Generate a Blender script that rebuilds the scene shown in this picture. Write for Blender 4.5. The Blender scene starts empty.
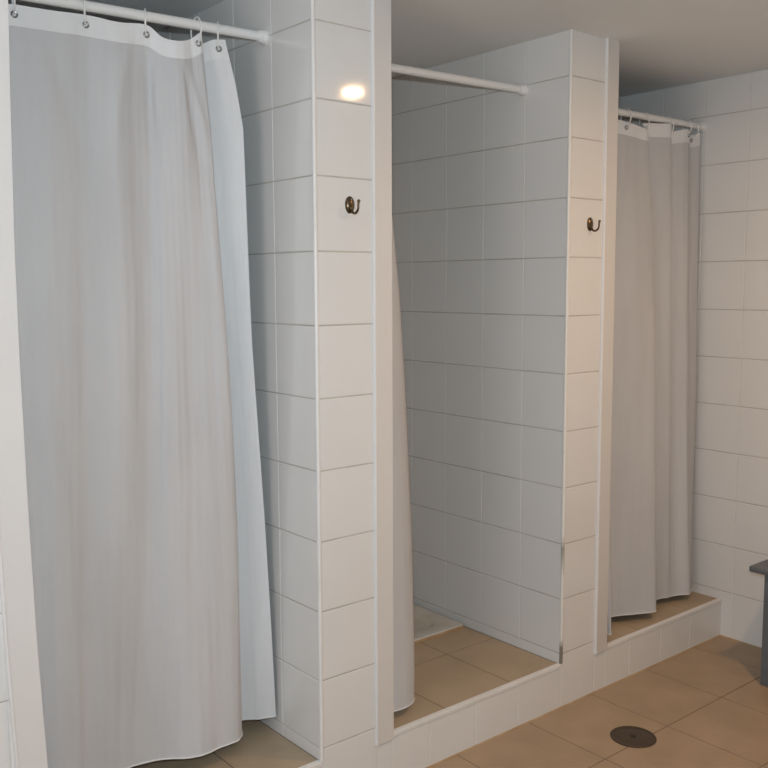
import bpy, bmesh, math, random
from mathutils import Vector, Matrix, noise

random.seed(7)
scene = bpy.context.scene
COL = scene.collection

# ------------------------------------------------------------------ dimensions (metres)
H = 2.345                     # ceiling height
KERB = 0.160                  # floor of the shower stalls
X_MID0, X_MID1 = 0.0, 0.262   # middle pier
X_R0, X_R1 = 1.048, 1.301     # right pier
X_L1 = -0.796                 # right edge of the left pier
XW = 2.1076                   # right wall
XA, YA = -3.0, -3.2           # the rest of the room
YB = 1.15                     # back of the stalls
JZ = [0.2 * k - (0.002 if k else 0) for k in range(0, 12)]
JZ_LOW = [0.145] + JZ[1:]

# ------------------------------------------------------------------ materials
def new_mat(name):
    m = bpy.data.materials.new(name); m.use_nodes = True
    nt = m.node_tree
    return m, nt, nt.nodes['Principled BSDF']

def srgb(r, g, b):
    def f(c):
        c /= 255.0
        return c / 12.92 if c <= 0.04045 else ((c + 0.055) / 1.055) ** 2.4
    return (f(r), f(g), f(b), 1.0)

def simple(name, color, rough=0.5, metal=0.0, spec=0.5, noise_amt=0.0, noise_scale=8.0, bump=0.0, bump_scale=80.0):
    m, nt, p = new_mat(name)
    p.inputs['Base Color'].default_value = color
    p.inputs['Roughness'].default_value = rough
    p.inputs['Metallic'].default_value = metal
    p.inputs['Specular IOR Level'].default_value = spec
    tc = nt.nodes.new('ShaderNodeTexCoord')
    if noise_amt > 0:
        n = nt.nodes.new('ShaderNodeTexNoise'); n.inputs['Scale'].default_value = noise_scale
        n.inputs['Detail'].default_value = 4.0
        nt.links.new(tc.outputs['Object'], n.inputs['Vector'])
        r = nt.nodes.new('ShaderNodeMapRange')
        r.inputs['From Min'].default_value = 0.3; r.inputs['From Max'].default_value = 0.7
        r.inputs['To Min'].default_value = 1.0 - noise_amt; r.inputs['To Max'].default_value = 1.0 + noise_amt
        nt.links.new(n.outputs['Fac'], r.inputs['Value'])
        mx = nt.nodes.new('ShaderNodeVectorMath'); mx.operation = 'SCALE'
        mx.inputs[0].default_value = color[:3]
        nt.links.new(r.outputs['Result'], mx.inputs['Scale'])
        nt.links.new(mx.outputs['Vector'], p.inputs['Base Color'])
    if bump > 0:
        n2 = nt.nodes.new('ShaderNodeTexNoise'); n2.inputs['Scale'].default_value = bump_scale
        n2.inputs['Detail'].default_value = 3.0
        nt.links.new(tc.outputs['Object'], n2.inputs['Vector'])
        b = nt.nodes.new('ShaderNodeBump'); b.inputs['Strength'].default_value = bump
        b.inputs['Distance'].default_value = 0.002
        nt.links.new(n2.outputs['Fac'], b.inputs['Height'])
        nt.links.new(b.outputs['Normal'], p.inputs['Normal'])
    return m

def stained(name, base, stain, scale, lo, hi, rough=0.6):
    """base colour with blotchy stains of another colour"""
    m, nt, p = new_mat(name)
    tc = nt.nodes.new('ShaderNodeTexCoord')
    n = nt.nodes.new('ShaderNodeTexNoise'); n.inputs['Scale'].default_value = scale; n.inputs['Detail'].default_value = 5
    nt.links.new(tc.outputs['Object'], n.inputs['Vector'])
    cr = nt.nodes.new('ShaderNodeValToRGB')
    cr.color_ramp.elements[0].position = lo; cr.color_ramp.elements[0].color = base
    cr.color_ramp.elements[1].position = hi; cr.color_ramp.elements[1].color = stain
    nt.links.new(n.outputs['Fac'], cr.inputs['Fac'])
    nt.links.new(cr.outputs['Color'], p.inputs['Base Color'])
    p.inputs['Roughness'].default_value = rough
    return m

TILE = simple('white_glazed_tile', (0.765, 0.76, 0.745, 1), 0.065, 0, 0.5, 0.015, 2.5, 0.05, 9.0)
GROUT_V = simple('pale_grout', (0.70, 0.685, 0.65, 1), 0.75, noise_amt=0.08, noise_scale=20)
GROUT_H = stained('darker_grout', (0.56, 0.54, 0.50, 1), (0.40, 0.375, 0.33, 1), 6.0, 0.40, 0.75)  # blotchy grout for level joints, darker than the upright ones
FLOOR_TILE = simple('beige_floor_tile', (0.40, 0.285, 0.185, 1), 0.42, 0, 0.4, 0.09, 6.0, 0.08, 60.0)
FLOOR_GROUT = simple('brown_floor_grout', (0.21, 0.155, 0.105, 1), 0.8, noise_amt=0.2, noise_scale=12)
STALL_TILE = simple('taupe_stall_tile', (0.45, 0.345, 0.235, 1), 0.45, 0, 0.4, 0.09, 6.0, 0.08, 60.0)
BOARD = simple('white_painted_board', (0.78, 0.77, 0.76, 1), 0.35, 0, 0.4, 0.015, 6)
BEAD = stained('white_edge_bead', (0.80, 0.79, 0.775, 1), (0.70, 0.68, 0.63, 1), 5, 0.5, 0.8, 0.35)
BEAD_MOULD = stained('mouldy_edge_bead', (0.78, 0.77, 0.74, 1), (0.22, 0.20, 0.16, 1), 3.1, 0.58, 0.68, 0.4)
TAN_CAULK = stained('tan_caulk', (0.50, 0.36, 0.22, 1), (0.36, 0.22, 0.10, 1), 7, 0.4, 0.7, 0.6)
CEIL = simple('ceiling_paint', (0.83, 0.85, 0.85, 1), 0.8, 0, 0.2, 0.015, 2)
PLASTER = simple('room_plaster', (0.82, 0.80, 0.77, 1), 0.8, 0, 0.2, 0.02, 2)
RODM = simple('white_enamelled_rod', (0.80, 0.80, 0.79, 1), 0.3, 0, 0.5)
PLASTIC = simple('white_plastic_ring', (0.78, 0.78, 0.77, 1), 0.3, 0, 0.5)
EYELET = simple('nickel_eyelet', (0.30, 0.29, 0.28, 1), 0.3, 1.0)
BRONZE = simple('aged_bronze', (0.13, 0.095, 0.06, 1), 0.32, 1.0, noise_amt=0.25, noise_scale=60)
DRAINM = simple('brown_drain_metal', (0.085, 0.060, 0.042, 1), 0.5, 0.3, 0.4, 0.15, 30)
DARK = simple('dark_opening', (0.015, 0.011, 0.008, 1), 0.7)
TRAYM = stained('white_tray_enamel', (0.58, 0.57, 0.54, 1), (0.46, 0.42, 0.35, 1), 5, 0.45, 0.75, 0.2)
BENCHM = simple('grey_bench_paint', (0.125, 0.140, 0.155, 1), 0.5, 0, 0.4, 0.12, 10, 0.1, 40)
CHROME = simple('chrome_fitting', (0.6, 0.6, 0.6, 1), 0.15, 1.0)
LAMPRING = simple('white_lamp_ring', (0.7, 0.7, 0.68, 1), 0.4)

def fabric(name, color, transl):
    m, nt, p = new_mat(name)
    out = nt.nodes['Material Output']
    tc = nt.nodes.new('ShaderNodeTexCoord')
    n = nt.nodes.new('ShaderNodeTexNoise'); n.inputs['Scale'].default_value = 3.0; n.inputs['Detail'].default_value = 6
    mp = nt.nodes.new('ShaderNodeMapping'); mp.inputs['Scale'].default_value = (3, 3, 0.6)
    nt.links.new(tc.outputs['Object'], mp.inputs['Vector']); nt.links.new(mp.outputs['Vector'], n.inputs['Vector'])
    cr = nt.nodes.new('ShaderNodeMapRange')
    cr.inputs['From Min'].default_value = 0.35; cr.inputs['From Max'].default_value = 0.65
    cr.inputs['To Min'].default_value = 0.955; cr.inputs['To Max'].default_value = 1.03
    nt.links.new(n.outputs['Fac'], cr.inputs['Value'])
    sc = nt.nodes.new('ShaderNodeVectorMath'); sc.operation = 'SCALE'; sc.inputs[0].default_value = color[:3]
    nt.links.new(cr.outputs['Result'], sc.inputs['Scale'])
    p.inputs['Roughness'].default_value = 0.6; p.inputs['Specular IOR Level'].default_value = 0.2
    nt.links.new(sc.outputs['Vector'], p.inputs['Base Color'])
    # fine crease lines
    n2 = nt.nodes.new('ShaderNodeTexNoise'); n2.inputs['Scale'].default_value = 14.0; n2.inputs['Detail'].default_value = 5
    mp2 = nt.nodes.new('ShaderNodeMapping'); mp2.inputs['Scale'].default_value = (2.2, 2.2, 0.28)
    nt.links.new(tc.outputs['Object'], mp2.inputs['Vector']); nt.links.new(mp2.outputs['Vector'], n2.inputs['Vector'])
    b = nt.nodes.new('ShaderNodeBump'); b.inputs['Strength'].default_value = 0.55; b.inputs['Distance'].default_value = 0.007
    nt.links.new(n2.outputs['Fac'], b.inputs['Height']); nt.links.new(b.outputs['Normal'], p.inputs['Normal'])
    t = nt.nodes.new('ShaderNodeBsdfTranslucent'); nt.links.new(sc.outputs['Vector'], t.inputs['Color'])
    mix = nt.nodes.new('ShaderNodeMixShader'); mix.inputs['Fac'].default_value = transl
    nt.links.new(p.outputs['BSDF'], mix.inputs[1]); nt.links.new(t.outputs['BSDF'], mix.inputs[2])
    nt.links.new(mix.outputs['Shader'], out.inputs['Surface'])
    return m

FLAP_CLOTH = fabric('paler_flap_polyester', (0.76, 0.765, 0.775, 1), 0.06)  # paler, less translucent cloth for the curtain's end flap
CLOTH = fabric('white_polyester', (0.70, 0.70, 0.71, 1), 0.22)
HEMCLOTH = fabric('doubled_polyester', (0.84, 0.84, 0.845, 1), 0.08)

# ------------------------------------------------------------------ object helpers
def link(name, bm, mats, parent=None, smooth=False):
    bmesh.ops.recalc_face_normals(bm, faces=bm.faces) if smooth else None
    if smooth:
        bm.normal_update()
        for e in bm.edges:
            if len(e.link_faces) == 2 and e.calc_face_angle(0.0) > 0.75: e.smooth = False
    me = bpy.data.meshes.new(name); bm.to_mesh(me); bm.free()
    for m in (mats if isinstance(mats, (list, tuple)) else [mats]): me.materials.append(m)
    if smooth:
        for p in me.polygons: p.use_smooth = True
    o = bpy.data.objects.new(name, me); COL.objects.link(o)
    if parent: o.parent = parent
    return o

def struct(o):
    o['kind'] = 'structure'; return o

def thing(name, label, cat, loc=(0, 0, 0), group=None):
    o = bpy.data.objects.new(name, None); COL.objects.link(o)
    o.empty_display_size = 0.05
    o.location = loc; o['label'] = label; o['category'] = cat
    if group: o['group'] = group
    return o

def add_box(bm, x0, x1, y0, y1, z0, z1, bev=0.0, seg=2):
    v = [bm.verts.new((x, y, z)) for z in (z0, z1) for y in (y0, y1) for x in (x0, x1)]
    fs = [(0, 2, 3, 1), (4, 5, 7, 6), (0, 1, 5, 4), (2, 6, 7, 3), (0, 4, 6, 2), (1, 3, 7, 5)]
    faces = [bm.faces.new([v[i] for i in f]) for f in fs]
    if bev > 0:
        es = list({e for f in faces for e in f.edges})
        bmesh.ops.bevel(bm, geom=es, offset=bev, segments=seg, profile=0.5, affect='EDGES')

def frame_of(d):
    d = d.normalized()
    a = Vector((0, 0, 1)) if abs(d.z) < 0.9 else Vector((1, 0, 0))
    u = d.cross(a).normalized(); w = u.cross(d).normalized()
    return u, w

def add_tube(bm, pts, r, n=16, closed=False, caps=True):
    pts = [Vector(p) for p in pts]; N = len(pts)
    rs = r if isinstance(r, (list, tuple)) else [r] * N
    rings = []; u = None
    for i, p in enumerate(pts):
        if closed: d = pts[(i + 1) % N] - pts[i - 1]
        else: d = pts[min(i + 1, N - 1)] - pts[max(i - 1, 0)]
        d.normalize()
        if u is None: u, w = frame_of(d)
        else:
            u = (u - d * u.dot(d)).normalized(); w = d.cross(u)
        rings.append([bm.verts.new(p + (u * math.cos(2 * math.pi * k / n) + d.cross(u) * math.sin(2 * math.pi * k / n)) * rs[i]) for k in range(n)])
    for i in range(N if closed else N - 1):
        a, b = rings[i], rings[(i + 1) % N]
        for k in range(n):
            bm.faces.new((a[k], a[(k + 1) % n], b[(k + 1) % n], b[k]))
    if caps and not closed:
        bm.faces.new(rings[0][::-1]); bm.faces.new(rings[-1])

def add_lathe(bm, prof, M=Matrix.Identity(4), n=32, sx=1.0, sy=1.0):
    """prof: list of (radius, z); a radius of 0 closes the end"""
    rings = []
    for r, z in prof:
        if r == 0: rings.append([bm.verts.new(M @ Vector((0, 0, z)))])
        else: rings.append([bm.verts.new(M @ Vector((sx * r * math.cos(2 * math.pi * k / n), sy * r * math.sin(2 * math.pi * k / n), z))) for k in range(n)])
    for a, b in zip(rings, rings[1:]):
        for k in range(n):
            k2 = (k + 1) % n
            if len(a) == 1 and len(b) > 1: bm.faces.new((a[0], b[k2], b[k]))
            elif len(b) == 1 and len(a) > 1: bm.faces.new((a[k], a[k2], b[0]))
            elif len(a) > 1: bm.faces.new((a[k], a[k2], b[k2], b[k]))

def torus_pts(c, ax_u, ax_v, R, n=28, ru=1.0):
    c = Vector(c); return [c + Vector(ax_u) * (R * ru * math.cos(2 * math.pi * k / n)) + Vector(ax_v) * (R * math.sin(2 * math.pi * k / n)) for k in range(n)]

def add_tiles(bm, org, U, V, u0, u1, v0, v1, uj, vj, gap=0.0034, bev=0.0026, depth=0.0012, tilt=0.0016):
    """a field of glazed tiles: every tile a bevelled pillow standing proud of the grout.
    material 0 tile, 1 upright joints, 2 level joints"""
    org, U, V = Vector(org), Vector(U), Vector(V); N = U.cross(V)
    us = [u0] + [u for u in sorted(uj) if u0 + 0.006 < u < u1 - 0.006] + [u1]
    vs = [v0] + [v for v in sorted(vj) if v0 + 0.006 < v < v1 - 0.006] + [v1]
    def P(u, v, h): return bm.verts.new(org + U * u + V * v + N * h)
    def quad(a, b, c, d, m):
        f = bm.faces.new((a, b, c, d)); f.material_index = m; return f
    g = gap / 2
    for i in range(len(us) - 1):
        for j in range(len(vs) - 1):
            a, b, c, d = us[i], us[i + 1], vs[j], vs[j + 1]
            ga = g if i > 0 else 0; gb = g if i < len(us) - 2 else 0
            gc = g if j > 0 else 0; gd = g if j < len(vs) - 2 else 0
            a, b, c, d = a + ga, b - gb, c + gc, d - gd
            lo = [P(a, c, -depth), P(b, c, -depth), P(b, d, -depth), P(a, d, -depth)]
            tu, tv = random.gauss(0, tilt), random.gauss(0, tilt)
            def T(u, v): return P(u, v, (u - (a + b) / 2) * tu + (v - (c + d) / 2) * tv)
            rows = [lo]
            for ang in (30, 55, 75):
                q = math.radians(ang); ins = bev * (1 - math.cos(q)); hgt = -depth * (1 - math.sin(q))
                rows.append([P(a + ins, c + ins, hgt), P(b - ins, c + ins, hgt), P(b - ins, d - ins, hgt), P(a + ins, d - ins, hgt)])
            hi = [T(a + bev, c + bev), T(b - bev, c + bev), T(b - bev, d - bev), T(a + bev, d - bev)]
            rows.append(hi)
            quad(*hi, 0)
            for r0, r1 in zip(rows, rows[1:]):
                for k in range(4):
                    quad(r0[k], r0[(k + 1) % 4], r1[(k + 1) % 4], r1[k], 0)
    for i, u in enumerate(us[1:-1]):
        for j in range(len(vs) - 1):
            quad(P(u - g, vs[j], -depth), P(u + g, vs[j], -depth), P(u + g, vs[j + 1], -depth), P(u - g, vs[j + 1], -depth), 1)
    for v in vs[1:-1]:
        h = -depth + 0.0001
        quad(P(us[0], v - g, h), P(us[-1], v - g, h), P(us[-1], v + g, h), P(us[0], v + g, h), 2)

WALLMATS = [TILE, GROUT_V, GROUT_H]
# ------------------------------------------------------------------ the setting
def pier(name, x0, x1, front_zmin, uj_front, jy_left, jy_right, left=True, right=True):
    bm = bmesh.new()
    if x0 is not None:
        pass
    # front face looks towards -y
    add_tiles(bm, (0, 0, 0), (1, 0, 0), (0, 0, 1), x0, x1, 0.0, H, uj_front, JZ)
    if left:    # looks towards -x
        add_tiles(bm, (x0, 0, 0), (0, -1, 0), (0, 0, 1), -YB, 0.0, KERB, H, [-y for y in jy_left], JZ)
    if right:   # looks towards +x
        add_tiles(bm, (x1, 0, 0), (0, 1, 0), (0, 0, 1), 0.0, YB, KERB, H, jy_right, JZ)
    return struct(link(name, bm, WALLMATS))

JY = [0.197 + 0.2 * k for k in range(6)]
pier('wall_pier_left', XA, X_L1, 0, [-0.845 - 0.2 * k for k in range(12)], [], JY, left=False)
pier('wall_pier_middle', X_MID0, X_MID1, 0, [0.205], JY, JY)
pier('wall_pier_right', X_R0, X_R1, 0, [1.235], JY, JY)

bm = bmesh.new()    # right wall looks towards -x
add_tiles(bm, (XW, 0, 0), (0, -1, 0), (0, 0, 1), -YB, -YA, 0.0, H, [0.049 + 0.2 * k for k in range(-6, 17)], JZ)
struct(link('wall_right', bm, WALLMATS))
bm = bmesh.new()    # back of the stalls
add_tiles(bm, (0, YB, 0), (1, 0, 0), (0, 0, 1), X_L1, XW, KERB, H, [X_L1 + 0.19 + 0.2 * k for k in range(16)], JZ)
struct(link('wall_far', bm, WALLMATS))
bm = bmesh.new(); add_box(bm, XA - 0.1, XA, YA - 0.1, 0.1, -0.1, H + 0.05); struct(link('wall_left', bm, PLASTER))
bm = bmesh.new(); add_box(bm, XA, XW + 0.05, YA - 0.1, YA, -0.1, H + 0.05); struct(link('wall_behind', bm, PLASTER))
bm = bmesh.new(); add_box(bm, XA - 0.1, XW + 0.1, YA - 0.1, YB + 0.1, H, H + 0.1); struct(link('ceiling', bm, CEIL))

# kerb fronts under the three openings
KX = [-0.635, -0.43, -0.225, 0.4146, 0.6173, 0.8224, 1.4515, 1.6576, 1.868]
for i, (a, b) in enumerate(((X_L1, X_MID0), (X_MID1, X_R0), (X_R1, XW))):
    bm = bmesh.new()
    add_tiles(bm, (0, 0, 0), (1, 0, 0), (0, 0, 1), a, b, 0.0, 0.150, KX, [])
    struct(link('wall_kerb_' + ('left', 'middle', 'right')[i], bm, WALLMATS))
    bm = bmesh.new()   # white edge strip on the kerb
    add_box(bm, a - (0.0 if i else 0), b, -0.003, 0.016, 0.1485, 0.1625, 0.002)
    struct(link('trim_%d' % (i + 1), bm, BEAD))

# main floor and raised stall floors
bm = bmesh.new()
add_tiles(bm, (0, 0, 0), (1, 0, 0), (0, 1, 0), XA, XW, YA, 0.0, [1.22 + 0.3435 * k for k in range(-13, 4)], [-0.325 - 0.3435 * k for k in range(10)], gap=0.0045, bev=0.0012, depth=0.001, tilt=0.0004)
struct(link('floor', bm, [FLOOR_TILE, FLOOR_GROUT, FLOOR_GROUT]))
for i, (a, b, jx) in enumerate(((X_L1, X_MID0, [-0.55, -0.207]), (X_MID1, X_R0, [0.498, 0.803]), (X_R1, XW, [1.545, 1.888]))):
    bm = bmesh.new()
    add_tiles(bm, (0, 0, KERB), (1, 0, 0), (0, 1, 0), a, b, 0.014, YB, jx, [0.332, 0.6755, 1.019], gap=0.004, bev=0.0012, depth=0.001, tilt=0.0004)
    struct(link('floor_stall_%d' % (i + 1), bm, [STALL_TILE, FLOOR_GROUT, FLOOR_GROUT]))

# upright boards at the left side of each opening
tn = 4
def bowed_board(levels, wd):
    """a long board following (z, right edge x); front face at y = -7 mm"""
    bm = bmesh.new(); rows = []
    n = 40
    for i in range(n + 1):
        z = levels[0][0] + (levels[-1][0] - levels[0][0]) * i / n
        k = 0
        while k < len(levels) - 2 and z > levels[k + 1][0]: k += 1
        x = levels[k][1] + (levels[k + 1][1] - levels[k][1]) * (z - levels[k][0]) / (levels[k + 1][0] - levels[k][0])
        sec = [(x - wd, 0.012), (x - wd, -0.0045), (x - wd + .0005, -0.0075), (x - wd + .002, -0.0095), (x - wd + .0055, -0.0095), (x - wd + .0075, -0.0075), (x - wd + .0085, -0.007),
               (x - .0025, -0.007), (x - .0007, -0.0062), (x, -0.0045), (x, 0.012)]
        rows.append([bm.verts.new((px, py, z)) for px, py in sec])
    m = len(rows[0])
    for r0, r1 in zip(rows, rows[1:]):
        for k in range(m):
            bm.faces.new((r0[k], r0[(k + 1) % m], r1[(k + 1) % m], r1[k]))
    bm.faces.new(rows[0][::-1]); bm.faces.new(rows[-1])
    return bm
for lv, wd in (([(0.145, -.7615), (0.42, -.767), (0.72, -.778), (1.0, -.7835), (1.35, -.787), (1.6, -.7865), (1.9, -.781), (2.1, -.776), (H, -.771)], 0.070),
               ([(0.145, .264), (H, .264)], 0.068), ([(0.150, 1.3045), (1.2, 1.304), (H, 1.301)], 0.070)):
    bm = bowed_board(lv, wd)
    struct(link('trim_%d' % tn, bm, BOARD, smooth=True)); tn += 1
# round edge beads on the pier corners, and around the stall floors
for x, m in ((X_MID0, BEAD), (X_R0, BEAD_MOULD)):
    bm = bmesh.new()
    add_tube(bm, [(x + 0.0042, 0.0042, z) for z in [0.163 + (H - 0.163) * k / 20 for k in range(21)]], 0.0062, 14)
    struct(link('trim_%d' % tn, bm, m, smooth=True)); tn += 1
bm = bmesh.new(); add_tube(bm, [(X_L1, -0.001, 0.0), (XW, -0.001, 0.0)], 0.0042, 8)
struct(link('trim_%d' % tn, bm, TAN_CAULK)); tn += 1
bm = bmesh.new(); add_tube(bm, [(XW - 0.001, 0.0, 0.0), (XW - 0.001, YA, 0.0)], 0.0038, 8)
struct(link('trim_%d' % tn, bm, TAN_CAULK)); tn += 1

# ------------------------------------------------------------------ curtain rods
def rod(label, a, b):
    a, b = Vector(a), Vector(b)
    t = thing('curtain_rod', label, 'curtain rod', (a + b) / 2, 'curtain rods across the stalls')
    c = (a + b) / 2; d = (b - a).normalized()
    bm = bmesh.new(); add_tube(bm, [a - c, b - c], 0.0130, 20)
    link('rod', bm, RODM, t, True)
    for p, s in ((a, 1), (b, -1)):
        bm = bmesh.new()
        Z = d * s; u, w = frame_of(Z)
        M = Matrix((u, w, Z)).transposed().to_4x4(); M.translation = p - c
        add_lathe(bm, [(0, 0.0), (0.0205, 0.0), (0.0215, 0.003), (0.0205, 0.008), (0.0175, 0.011), (0.0165, 0.022), (0.014, 0.024), (0, 0.024)], M, 24)
        link('end_cap', bm, RODM, t, True)
    return t
R1A, R1B = (X_L1, 0.212, 2.178), (X_MID0, 0.229, 2.197)
R2A, R2B = (X_MID1, 0.200, 2.168), (X_R0, 0.206, 2.182)
R3A, R3B = (X_R1, 0.163, 2.155), (XW, 0.160, 2.158)
rod('white curtain rod with a round end cap carrying the large nearest curtain', R1A, R1B)
rod('bare-looking white curtain rod across the open middle stall', R2A, R2B)
rod('white curtain rod of the far stall, ending at the right wall', R3A, R3B)

# ------------------------------------------------------------------ curtains
def catmull(P, t):
    n = len(P) - 1
    t = max(0.0, min(0.99999, t)) * n; i = int(t); f = t - i
    p0, p1, p2, p3 = P[max(i - 1, 0)], P[i], P[i + 1], P[min(i + 2, n)]
    return 0.5 * ((2 * p1) + (-p0 + p2) * f + (2 * p0 - 5 * p1 + 4 * p2 - p3) * f * f + (-p0 + 3 * p1 - 3 * p2 + p3) * f ** 3)

def pleats(s, z, amp, seed, freq):
    a = noise.noise(Vector((s * freq, z * 0.35, seed)))
    b = noise.noise(Vector((s * freq * 2.6, z * 0.8, seed + 9.1)))
    c = noise.noise(Vector((s * freq * 6.0 + z * 0.4, z * 2.2, seed + 3.7)))
    return amp * (a + 0.5 * b + 0.34 * c)

class Drape:
    """levels: list of (z, [x..], [y..]) from the top down; every level has the same number of control points.
    dz: height offset per control point, fading out below the top."""
    def __init__(self, levels, dz, amp, seed, freq, creases=(), ylim=(-9, 9), xlim=(-9, 9), hemdz=None):
        self.L = levels; self.dz = dz; self.amp = amp; self.seed = seed; self.freq = freq
        self.cre = creases; self.ylim = ylim; self.xlim = xlim; self.hemdz = hemdz
        self.z0, self.z1 = levels[0][0], levels[-1][0]
    def at(self, s, t):
        n = len(self.L)
        z = self.z0 + (self.z1 - self.z0) * t
        k = 0
        while k < n - 2 and z < self.L[k + 1][0]: k += 1
        def ev(lev): return Vector((catmull(lev[1], s), catmull(lev[2], s), 0))
        tt = (self.L[k][0] - z) / (self.L[k][0] - self.L[k + 1][0])
        p0, p1, p2, p3 = (ev(self.L[max(k - 1, 0)]), ev(self.L[k]), ev(self.L[k + 1]), ev(self.L[min(k + 2, n - 1)]))
        p = p1.lerp(p2, tt)
        f = tt   # softened by averaging with the spline
        q = 0.5 * ((2 * p1) + (p2 - p0) * f + (2 * p0 - 5 * p1 + 4 * p2 - p3) * f * f + (3 * p1 - p0 - 3 * p2 + p3) * f ** 3)
        p = (p + q) / 2
        e = 0.004
        tan = (ev(self.L[k]).lerp(ev(self.L[k + 1]), tt))
        a = ev(self.L[k]) if tt < .5 else ev(self.L[k + 1])
        sa, sb = max(0, s - e), min(1, s + e)
        def mid(q_): return Vector((catmull(self.L[k][1], q_) * (1 - tt) + catmull(self.L[k + 1][1], q_) * tt, catmull(self.L[k][2], q_) * (1 - tt) + catmull(self.L[k + 1][2], q_) * tt, 0))
        d = mid(sb) - mid(sa)
        nrm = Vector((-d.y, d.x, 0)); nrm = nrm.normalized() if nrm.length > 1e-9 else Vector((0, 1, 0))
        w = min(1.0, t / 0.06) * 0.75 + 0.25
        off = pleats(s, z, self.amp * w, self.seed, self.freq)
        for (cs, ct, ds, length, dep) in self.cre:      # soft diagonal drag folds below the eyelets
            u = (t - ct) / length
            if 0 < u < 1:
                c = cs + ds * u; wd = 0.012 + 0.03 * u
                off += dep * math.sin(math.pi * u) ** 0.7 * math.exp(-((s - c) / wd) ** 2)
        p += nrm * off
        p.x = max(self.xlim[0], min(self.xlim[1], p.x)); p.y = max(self.ylim[0], min(self.ylim[1], p.y))
        fade = math.exp(-t * 9.0)
        z += catmull(self.dz, s) * fade
        if self.hemdz: z += catmull(self.hemdz, s) * t ** 3
        return Vector((p.x, p.y, z)), nrm

def sheet(bm, D, s0, s1, t0, t1, ns, nt, off, thick):
    """a closed thin cloth shell"""
    gf, gb = [], []
    for j in range(nt + 1):
        t = t0 + (t1 - t0) * j / nt; rf, rb = [], []
        for i in range(ns + 1):
            s = s0 + (s1 - s0) * i / ns
            p, n = D.at(s, t)
            rf.append(bm.verts.new(p + n * (off - thick / 2))); rb.append(bm.verts.new(p + n * (off + thick / 2)))
        gf.append(rf); gb.append(rb)
    for j in range(nt):
        for i in range(ns):
            bm.faces.new((gf[j][i], gf[j + 1][i], gf[j + 1][i + 1], gf[j][i + 1]))
            bm.faces.new((gb[j][i], gb[j][i + 1], gb[j + 1][i + 1], gb[j + 1][i]))
    for j in range(nt):
        bm.faces.new((gf[j][0], gb[j][0], gb[j + 1][0], gf[j + 1][0]))
        bm.faces.new((gf[j][ns], gf[j + 1][ns], gb[j + 1][ns], gb[j][ns]))
    for i in range(ns):
        bm.faces.new((gf[0][i], gf[0][i + 1], gb[0][i + 1], gb[0][i]))
        bm.faces.new((gf[nt][i], gb[nt][i], gb[nt][i + 1], gf[nt][i + 1]))

def curtain(label, D, eyelets, ns, band, paler_from=None):
    base, _ = D.at(0.5, 1.0)
    t = thing('shower_curtain', label, 'shower curtain', base, 'white shower curtains')
    def part(name, bm, m, par=t):
        bmesh.ops.translate(bm, vec=-base, verts=bm.verts)
        return link(name, bm, m, par, True)
    bm = bmesh.new(); sheet(bm, D, 0, 1, band * 0.9, 1.0, ns, 150, 0.0, 0.0008)
    if paler_from is not None:      # the turned-back end of the curtain gets paler, less translucent cloth
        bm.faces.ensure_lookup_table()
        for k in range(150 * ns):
            if (k % ns) / ns > paler_from:
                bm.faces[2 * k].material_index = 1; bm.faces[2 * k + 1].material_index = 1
    part('panel', bm, [CLOTH, FLAP_CLOTH])
    bm = bmesh.new(); sheet(bm, D, 0, 1, 0.0, band, ns, 8, 0.0, 0.0030)
    hb = part('header_band', bm, HEMCLOTH); hb['label'] = 'brighter doubled band along the top edge'
    bm = bmesh.new(); add_tube(bm, [D.at(i / ns, 0.9985)[0] for i in range(ns + 1)], 0.0024, 6)
    part('hem', bm, HEMCLOTH)
    spots = []
    for s in eyelets:
        p, n = D.at(s, 0.0115)
        bm = bmesh.new()
        u = Vector((n.y, -n.x, 0))
        for sd in (-1, 1):
            add_tube(bm, torus_pts(p + n * sd * 0.0022, u, (0, 0, 1), 0.0065, 18), 0.0022, 8, closed=True)
        g = part('eyelet', bm, EYELET); g['label'] = 'metal eyelet'
        spots.append((p, n))
    return spots

def lin(a, b, n): return [a + (b - a) * k / (n - 1) for k in range(n)]

# --- nearest curtain
L1 = [
 (2.150, [-.742, -.69, -.61, -.521, -.44, -.362, -.325, -.285, -.245, -.212, -.200, -.168, -.134],
         [.220, .215, .208, .214, .208, .216, .205, .196, .206, .208, .238, .225, .218]),
 (2.05,  [-.743, -.70, -.62, -.530, -.45, -.370, -.330, -.285, -.240, -.206, -.198, -.155, -.108],
         [.220, .209, .200, .214, .200, .218, .200, .188, .198, .200, .252, .232, .214]),
 (1.93,  [-.744, -.70, -.62, -.535, -.455, -.378, -.335, -.285, -.238, -.198, -.192, -.14, -.087],
         [.220, .206, .197, .213, .198, .215, .197, .184, .190, .194, .260, .236, .212]),
 (1.35,  [-.746, -.71, -.635, -.55, -.465, -.385, -.335, -.275, -.220, -.171, -.160, -.115, -.070],
         [.220, .204, .194, .214, .196, .214, .194, .198, .184, .182, .262, .238, .216]),
 (0.80,  [-.746, -.71, -.645, -.57, -.485, -.405, -.35, -.285, -.212, -.152, -.139, -.085, -.036],
         [.222, .206, .192, .214, .204, .214, .194, .184, .172, .182, .262, .238, .218]),
 (0.220, [-.746, -.72, -.66, -.58, -.51, -.449, -.385, -.304, -.216, -.156, -.108, -.062, -.014],
         [.226, .215, .200, .212, .216, .214, .195, .150, .154, .172, .252, .228, .213]),
]
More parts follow.
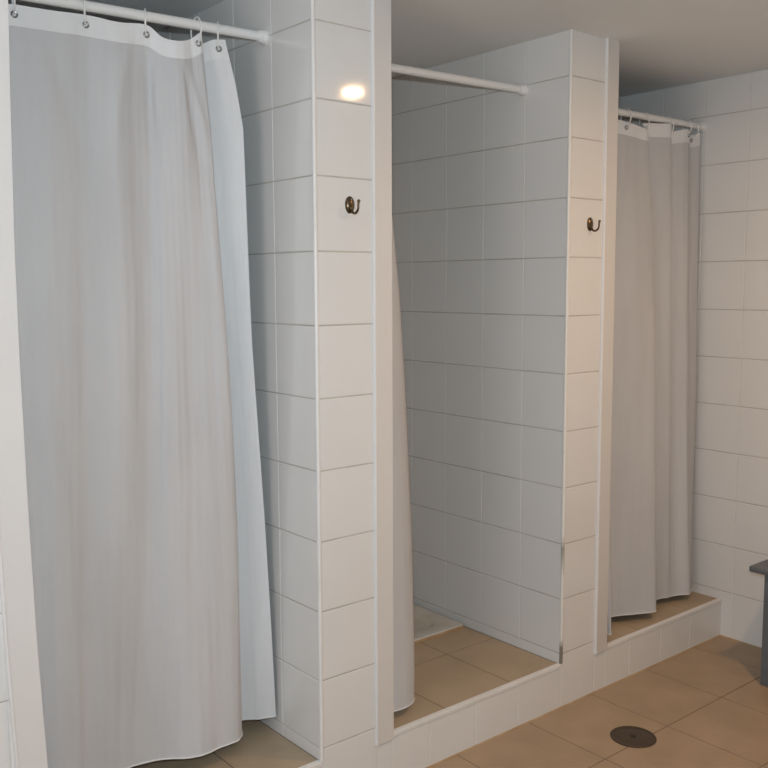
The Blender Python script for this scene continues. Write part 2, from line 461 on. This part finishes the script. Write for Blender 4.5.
D1 = Drape(L1, [0, .006, .006, .012, .008, .016, -.010, -.015, -.002, .020, -.002, .012, .016], 0.0056, 1.3, 9.0,
           creases=((.16, .03, .10, .16, .006), (.36, .03, -.06, .15, -.006), (.42, .03, .06, .16, .009), (.60, .03, .12, .18, .009), (.66, .05, .05, .14, -.007)),
           xlim=(-0.762, -0.006))
S1 = [0.083, 0.25, 0.417, 0.715, 0.945]
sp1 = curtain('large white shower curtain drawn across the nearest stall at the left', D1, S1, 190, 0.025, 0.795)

# --- curtain bunched up in the middle stall
L2 = []
zg = [(.285, .225), (.335, .190), (.290, .180), (.345, .170), (.290, .150), (.350, .145), (.287, .125), (.290, .098)]   # folds behind, at the hem
for z, xe, dy in ((2.130, .398, .105), (1.95, .404, .100), (1.72, .426, .092), (1.49, .444, .080), (1.14, .458, .064), (.75, .462, .044), (.33, .447, .014), (.190, .432, .0)):
    k = (2.13 - z) / 1.94
    sq = 0.55 + 0.45 * k          # folds are tighter at the rod
    pts = [(x, .165 + (y - .165) * sq + dy * .55) for x, y in zg]
    w = xe - .300
    fr = [(.292, .072), (.300 + w * .18, .056), (.300 + w * .5, .052), (.300 + w * .8, .066), (xe, .098), (xe - .012, .128)]
    pts += [(x, .090 + (y - .090) * sq + dy) for x, y in fr]
    L2.append((z, [p[0] for p in pts], [p[1] for p in pts]))
n2 = len(zg) + 6
D2 = Drape(L2, [0] * n2, 0.0022, 5.1, 8.0, xlim=(0.270, 0.60))
S2 = [0.11, 0.32, 0.54, 0.75, 0.96]
sp2 = curtain('white shower curtain bunched behind the upright board of the middle stall', D2, S2, 150, 0.025)

# --- far curtain
L3 = [
 (2.128, [1.345, 1.42, 1.475, 1.53, 1.61, 1.690, 1.705, 1.78, 1.855, 1.862, 1.92, 1.985, 2.03, 2.088],
         [.165, .150, .175, .172, .148, .140, .176, .158, .146, .176, .160, .150, .172, .160]),
 (1.70,  [1.345, 1.42, 1.475, 1.52, 1.60, 1.705, 1.735, 1.79, 1.865, 1.880, 1.93, 1.975, 2.02, 2.082],
         [.150, .120, .165, .172, .130, .115, .165, .160, .140, .165, .150, .135, .155, .150]),
 (1.00,  [1.345, 1.40, 1.450, 1.515, 1.60, 1.715, 1.755, 1.805, 1.87, 1.892, 1.93, 1.972, 2.01, 2.072],
         [.110, .085, .150, .150, .108, .086, .150, .150, .125, .142, .135, .110, .125, .132]),
 (0.45,  [1.345, 1.385, 1.430, 1.510, 1.60, 1.705, 1.745, 1.81, 1.87, 1.90, 1.935, 1.972, 2.005, 2.060],
         [.070, .045, .125, .135, .092, .062, .120, .138, .115, .122, .114, .090, .100, .118]),
 (0.190, [1.345, 1.352, 1.400, 1.505, 1.60, 1.690, 1.725, 1.815, 1.87, 1.90, 1.940, 1.975, 2.000, 2.045],
         [.040, .012, .095, .122, .080, .045, .090, .124, .110, .108, .095, .075, .084, .104]),
]
D3 = Drape(L3, [0, 0, 0, .002, -.012, -.024, .004, .010, .012, -.016, -.004, .006, -.010, .004], 0.004, 8.2, 7.0,
           creases=((.27, .03, -.03, .15, -.010), (.50, .03, .04, .2, .010)), xlim=(1.315, 2.098), hemdz=[0] * 14)
S3 = [0.10, 0.275, 0.46, 0.69, 0.845, 0.935]
sp3 = curtain('white shower curtain hanging against the right wall in the far stall', D3, S3, 150, 0.026)

# --- curtain rings (each one is threaded through an eyelet and over the rod)
def rod_at(A, B, x):
    A, B = Vector(A), Vector(B); return A + (B - A) * ((x - A.x) / (B.x - A.x))
def ring_mesh(zb, yaw, R):
    bm = bmesh.new()
    u = Vector((math.sin(yaw), math.cos(yaw), 0))
    add_tube(bm, torus_pts((0, 0, 0), u, (0, 0, 1), R, 32), 0.0023, 8, closed=True)
    return bm
def rings(spots, A, B, labels, group, yaws):
    for (p, n), lb, yw in zip(spots, labels, yaws):
        r = rod_at(A, B, p.x)
        top = r.z + 0.0165; R = (top - p.z) / 2
        o = link('curtain_ring', ring_mesh(0, yw, R), PLASTIC, None, True)
        o.location = (p.x, (r.y + p.y) / 2, (top + p.z) / 2)
        o['label'] = lb; o['category'] = 'curtain ring'; o['group'] = group
rings(sp1, R1A, R1B, [
    'white ring at the left end of the nearest curtain, beside the upright board',
    'white ring second from the left on the nearest curtain',
    'white ring on the nearest curtain just left of the sagging top edge',
    'white ring on the nearest curtain turned broadside, just right of the sagging edge',
    'white ring on the rightmost eyelet of the nearest curtain, closest to the rod end cap'],
    'rings of the nearest curtain', [0.25, 0.40, 0.45, 0.10, 0.52])
rings(sp2, R2A, R2B, ['white ring of the bunched middle curtain, hidden behind the pier'] * 5,
    'rings of the middle curtain', [0.3, 0.1, -0.1, 0.2, 0.0])
rings(sp3, R3A, R3B, [
    'white ring of the far curtain hidden behind the right pier',
    'white ring of the far curtain closest to the pier edge',
    'white ring of the far curtain between the first two folded flaps of its top band',
    'white ring of the far curtain right of the broad second flap, mid rod',
    'white ring of the far curtain second from the right wall',
    'white ring of the far curtain nearest the right wall and rod end'],
    'rings of the far curtain', [0.3, 0.4, 0.35, 0.35, 0.45, 0.35])

# ------------------------------------------------------------------ robe hooks
def robe_hook(label, x, z, s=1.0):
    t = thing('robe_hook', label, 'hook', (x, 0, z), 'robe hooks on the piers')
    bm = bmesh.new()
    M = Matrix.Rotation(math.pi / 2, 4, 'X')   # local z -> -y
    add_lathe(bm, [(0, 0.0), (0.0235, 0.0), (0.0235, 0.002), (0.0215, 0.0042), (0.018, 0.0048), (0.0165, 0.0062), (0.009, 0.0082), (0, 0.009)], M, 36, sx=0.66 * s, sy=1.0 * s)
    link('back_plate', bm, BRONZE, t, True)
    for dz in (0.014, -0.0155):
        bm = bmesh.new()
        add_lathe(bm, [(0, 0.0085), (0.003, 0.0082), (0.0034, 0.0066), (0.0034, 0.004)], Matrix.Translation((0, 0, dz)) @ M, 12)
        link('screw', bm, EYELET, t, True)
    bm = bmesh.new()
    pts, rr = [], []
    for k in range(25):
        a = math.pi * (0.03 + 1.03 * k / 24)
        # half loop in the y-z plane, going out from the plate, down and up again
        pts.append((0, (-0.006 - 0.0165 * (1 - math.cos(a))) * s, (-0.006 - 0.0175 * math.sin(a)) * s)); rr.append((0.0042 - 0.0014 * k / 24) * s)
    pts += [(0, -0.0390 * s, -0.001 * s), (0, -0.0395 * s, 0.003 * s), (0, -0.0405 * s, 0.006 * s)]; rr += [0.003 * s, 0.003 * s, 0.003 * s]
    add_tube(bm, pts, rr, 12)
    hk = link('hook_arm', bm, BRONZE, t, True)
    bm = bmesh.new(); bmesh.ops.create_uvsphere(bm, u_segments=16, v_segments=10, radius=0.0046 * s, matrix=Matrix.Translation((0, -0.041 * s, 0.008 * s)))
    link('ball_tip', bm, BRONZE, hk, True)
robe_hook('dark bronze robe hook on the middle pier beside the nearest curtain', 0.117, 1.7255)
robe_hook('dark bronze robe hook on the right pier, between the middle and far stalls', 1.163, 1.7125)

# ------------------------------------------------------------------ floor drain
t = thing('floor_drain', 'round dark brown metal drain cover in the beige tiled floor', 'drain', (1.066, -0.296, 0))
bm = bmesh.new(); add_lathe(bm, [(0.066, 0.0), (0.0755, 0.0), (0.0755, 0.0016), (0.0735, 0.003), (0.0675, 0.003), (0.066, 0.0018), (0.066, 0.0)], n=48)
link('rim', bm, DRAINM, t, True)
bm = bmesh.new(); add_lathe(bm, [(0, 0.0), (0.0655, 0.0), (0.0655, 0.0016), (0.058, 0.0019), (0.056, 0.0014), (0.054, 0.0019), (0.02, 0.0028), (0.0115, 0.0028), (0.0105, 0.0012), (0, 0.0010)], n=48)
cv = link('cover', bm, DRAINM, t, True)
bm = bmesh.new(); add_lathe(bm, [(0, 0.0012), (0.0103, 0.0013), (0.0103, 0.0022), (0.006, 0.0024), (0, 0.0020)], n=24)
link('lift_hole', bm, DARK, cv, True)

# ------------------------------------------------------------------ shower tray in the middle stall
TX0, TX1, TY0, TY1 = X_MID1 + 0.006, X_R0 - 0.010, 0.478, YB - 0.006
cx, cy = (TX0 + TX1) / 2, (TY0 + TY1) / 2
t = thing('shower_tray', 'white shower tray set into the floor of the middle stall', 'shower tray', (cx, cy, KERB))
def rrect(hw, hh, r, n=6):
    out = []
    for (sx, sy, a0) in ((1, 1, 0), (-1, 1, 90), (-1, -1, 180), (1, -1, 270)):
        for k in range(n + 1):
            a = math.radians(a0 + 90 * k / n)
            out.append((sx * (hw - r) + r * math.cos(a), sy * (hh - r) + r * math.sin(a)))
    return out
bm = bmesh.new(); hw, hh = (TX1 - TX0) / 2, (TY1 - TY0) / 2
loops = []
for ins, r, z in ((0, .012, 0.0), (0, .012, .011), (.003, .012, .015), (.062, .06, .016), (.068, .06, .013), (.076, .06, .0045), (.085, .05, .0030), (.25, .05, .0025)):
    loops.append([bm.verts.new((x, y, z)) for x, y in rrect(hw - ins, hh - ins, r)])
for li, (a, b) in enumerate(zip(loops, loops[1:])):
    for k in range(len(a)):
        fc = bm.faces.new((a[k], a[(k + 1) % len(a)], b[(k + 1) % len(a)], b[k]))
        fc.material_index = 1 if li == 0 else 0
bm.faces.new(loops[-1])
link('basin', bm, [TRAYM, TAN_CAULK], t, True)
bm = bmesh.new(); add_lathe(bm, [(0, 0.005), (0.02, 0.0055), (0.038, 0.005), (0.042, 0.003), (0.042, 0.0022)], n=32)
link('waste_cover', bm, CHROME, t, True)

# ------------------------------------------------------------------ grey bench by the right wall
BX0, BX1, BY0, BY1 = 1.757, XW - 0.012, -1.35, -0.306
t = thing('bench', 'grey painted wooden bench against the right wall', 'bench', ((BX0 + BX1) / 2, (BY0 + BY1) / 2, 0))
ox, oy = -(BX0 + BX1) / 2, -(BY0 + BY1) / 2
bm = bmesh.new(); add_box(bm, BX0 + ox, BX1 + ox, BY0 + oy, BY1 + oy, 0.429, 0.452, 0.007, 3)
link('seat', bm, BENCHM, t)
for lx in (BX0 + 0.014, BX1 - 0.062):
    for ly in (BY1 - 0.104, BY0 + 0.056):
        bm = bmesh.new(); add_box(bm, lx + ox, lx + 0.048 + ox, ly + oy, ly + 0.048 + oy, 0.0, 0.4295, 0.003)
        link('leg', bm, BENCHM, t)
for lx in (BX0 + 0.028, BX1 - 0.05):
    bm = bmesh.new(); add_box(bm, lx + ox, lx + 0.022 + ox, BY0 + 0.09 + oy, BY1 - 0.10 + oy, 0.36, 0.4295, 0.002)
    link('rail', bm, BENCHM, t)

# ------------------------------------------------------------------ ceiling downlight (its reflection shows on the middle pier)
LX, LY = 1.066, -1.205
t = thing('ceiling_light', 'small round warm downlight in the ceiling', 'ceiling light', (LX, LY, H))
bm = bmesh.new(); add_lathe(bm, [(0.029, 0.0), (0.045, 0.0), (0.045, -0.003), (0.041, -0.005), (0.031, -0.0045), (0.029, 0.0)], n=40)
link('ring', bm, LAMPRING, t, True)
m, nt, p = new_mat('warm_lamp_glass')
p.inputs['Base Color'].default_value = (0.9, 0.85, 0.75, 1)
p.inputs['Emission Color'].default_value = (1.0, 0.615, 0.32, 1)
p.inputs['Emission Strength'].default_value = 1580.0
bm = bmesh.new(); add_lathe(bm, [(0.0292, -0.001), (0.029, -0.003), (0.02, -0.0045), (0, -0.005)], n=40)
link('lens', bm, m, t, True)

# ------------------------------------------------------------------ added fill light, shaped as a window in the unseen left wall
bm = bmesh.new()
wy0, wy1, wz0, wz1 = -1.95, -0.85, 1.05, 2.05
for y0, y1, z0, z1 in ((wy0 - .06, wy1 + .06, wz0 - .06, wz0), (wy0 - .06, wy1 + .06, wz1, wz1 + .06), (wy0 - .06, wy0, wz0, wz1), (wy1, wy1 + .06, wz0, wz1), (-1.415, -1.385, wz0, wz1)):
    add_box(bm, XA, XA + 0.04, y0, y1, z0, z1, 0.003)
wf = struct(link('fill_window_1', bm, BOARD))
m, nt, p = new_mat('fill_light_pane')
p.inputs['Base Color'].default_value = (0.8, 0.83, 0.85, 1); p.inputs['Roughness'].default_value = 0.5
p.inputs['Emission Color'].default_value = (1.0, 0.93, 0.93, 1); p.inputs['Emission Strength'].default_value = 4.6
bm = bmesh.new(); add_box(bm, XA + 0.006, XA + 0.014, wy0 - .002, wy1 + .002, wz0 - .002, wz1 + .002)
link('pane', bm, m, wf)

# ------------------------------------------------------------------ camera and its built-in flash
f, ya, pi_, ro = 922.6103, 0.6906, 0.1073, -0.0045
C = Vector((-1.446, -2.036, 1.5081))
cyw, syw, cp, sp = math.cos(ya), math.sin(ya), math.cos(pi_), math.sin(pi_)
fwd = Vector((syw * cp, cyw * cp, -sp)); rt = Vector((cyw, -syw, 0)); up = Vector((syw * sp, cyw * sp, cp))
cr, sr = math.cos(ro), math.sin(ro)
Rr = rt * cr + up * sr; Uu = up * cr - rt * sr
cam = bpy.data.cameras.new('camera'); cam.sensor_width = 36.0; cam.lens = 36.0 * f / 768.0; cam.clip_start = 0.02
co = bpy.data.objects.new('camera', cam); COL.objects.link(co)
Mx = Matrix((Rr, Uu, -fwd)).transposed().to_4x4(); Mx.translation = C
co.matrix_world = Mx
scene.camera = co

fl = bpy.data.lights.new('camera_flash', 'AREA'); fl.shape = 'RECTANGLE'; fl.size = 0.045; fl.size_y = 0.02
fl.energy = 24.6; fl.color = (0.775, 0.905, 0.99)
fo = bpy.data.objects.new('camera_flash', fl); COL.objects.link(fo)
Mf = Mx.copy(); Mf.translation = C + Uu * 0.095 + fwd * 0.03
fo.matrix_world = Mf

w = bpy.data.worlds.new('world'); scene.world = w; w.use_nodes = True
w.node_tree.nodes['Background'].inputs['Color'].default_value = (0.5, 0.5, 0.5, 1)
w.node_tree.nodes['Background'].inputs['Strength'].default_value = 0.0

vs = scene.view_settings
vs.view_transform = 'Standard'; vs.look = 'None'; vs.gamma = 1.0; vs.exposure = 0.0
vs.use_curve_mapping = False
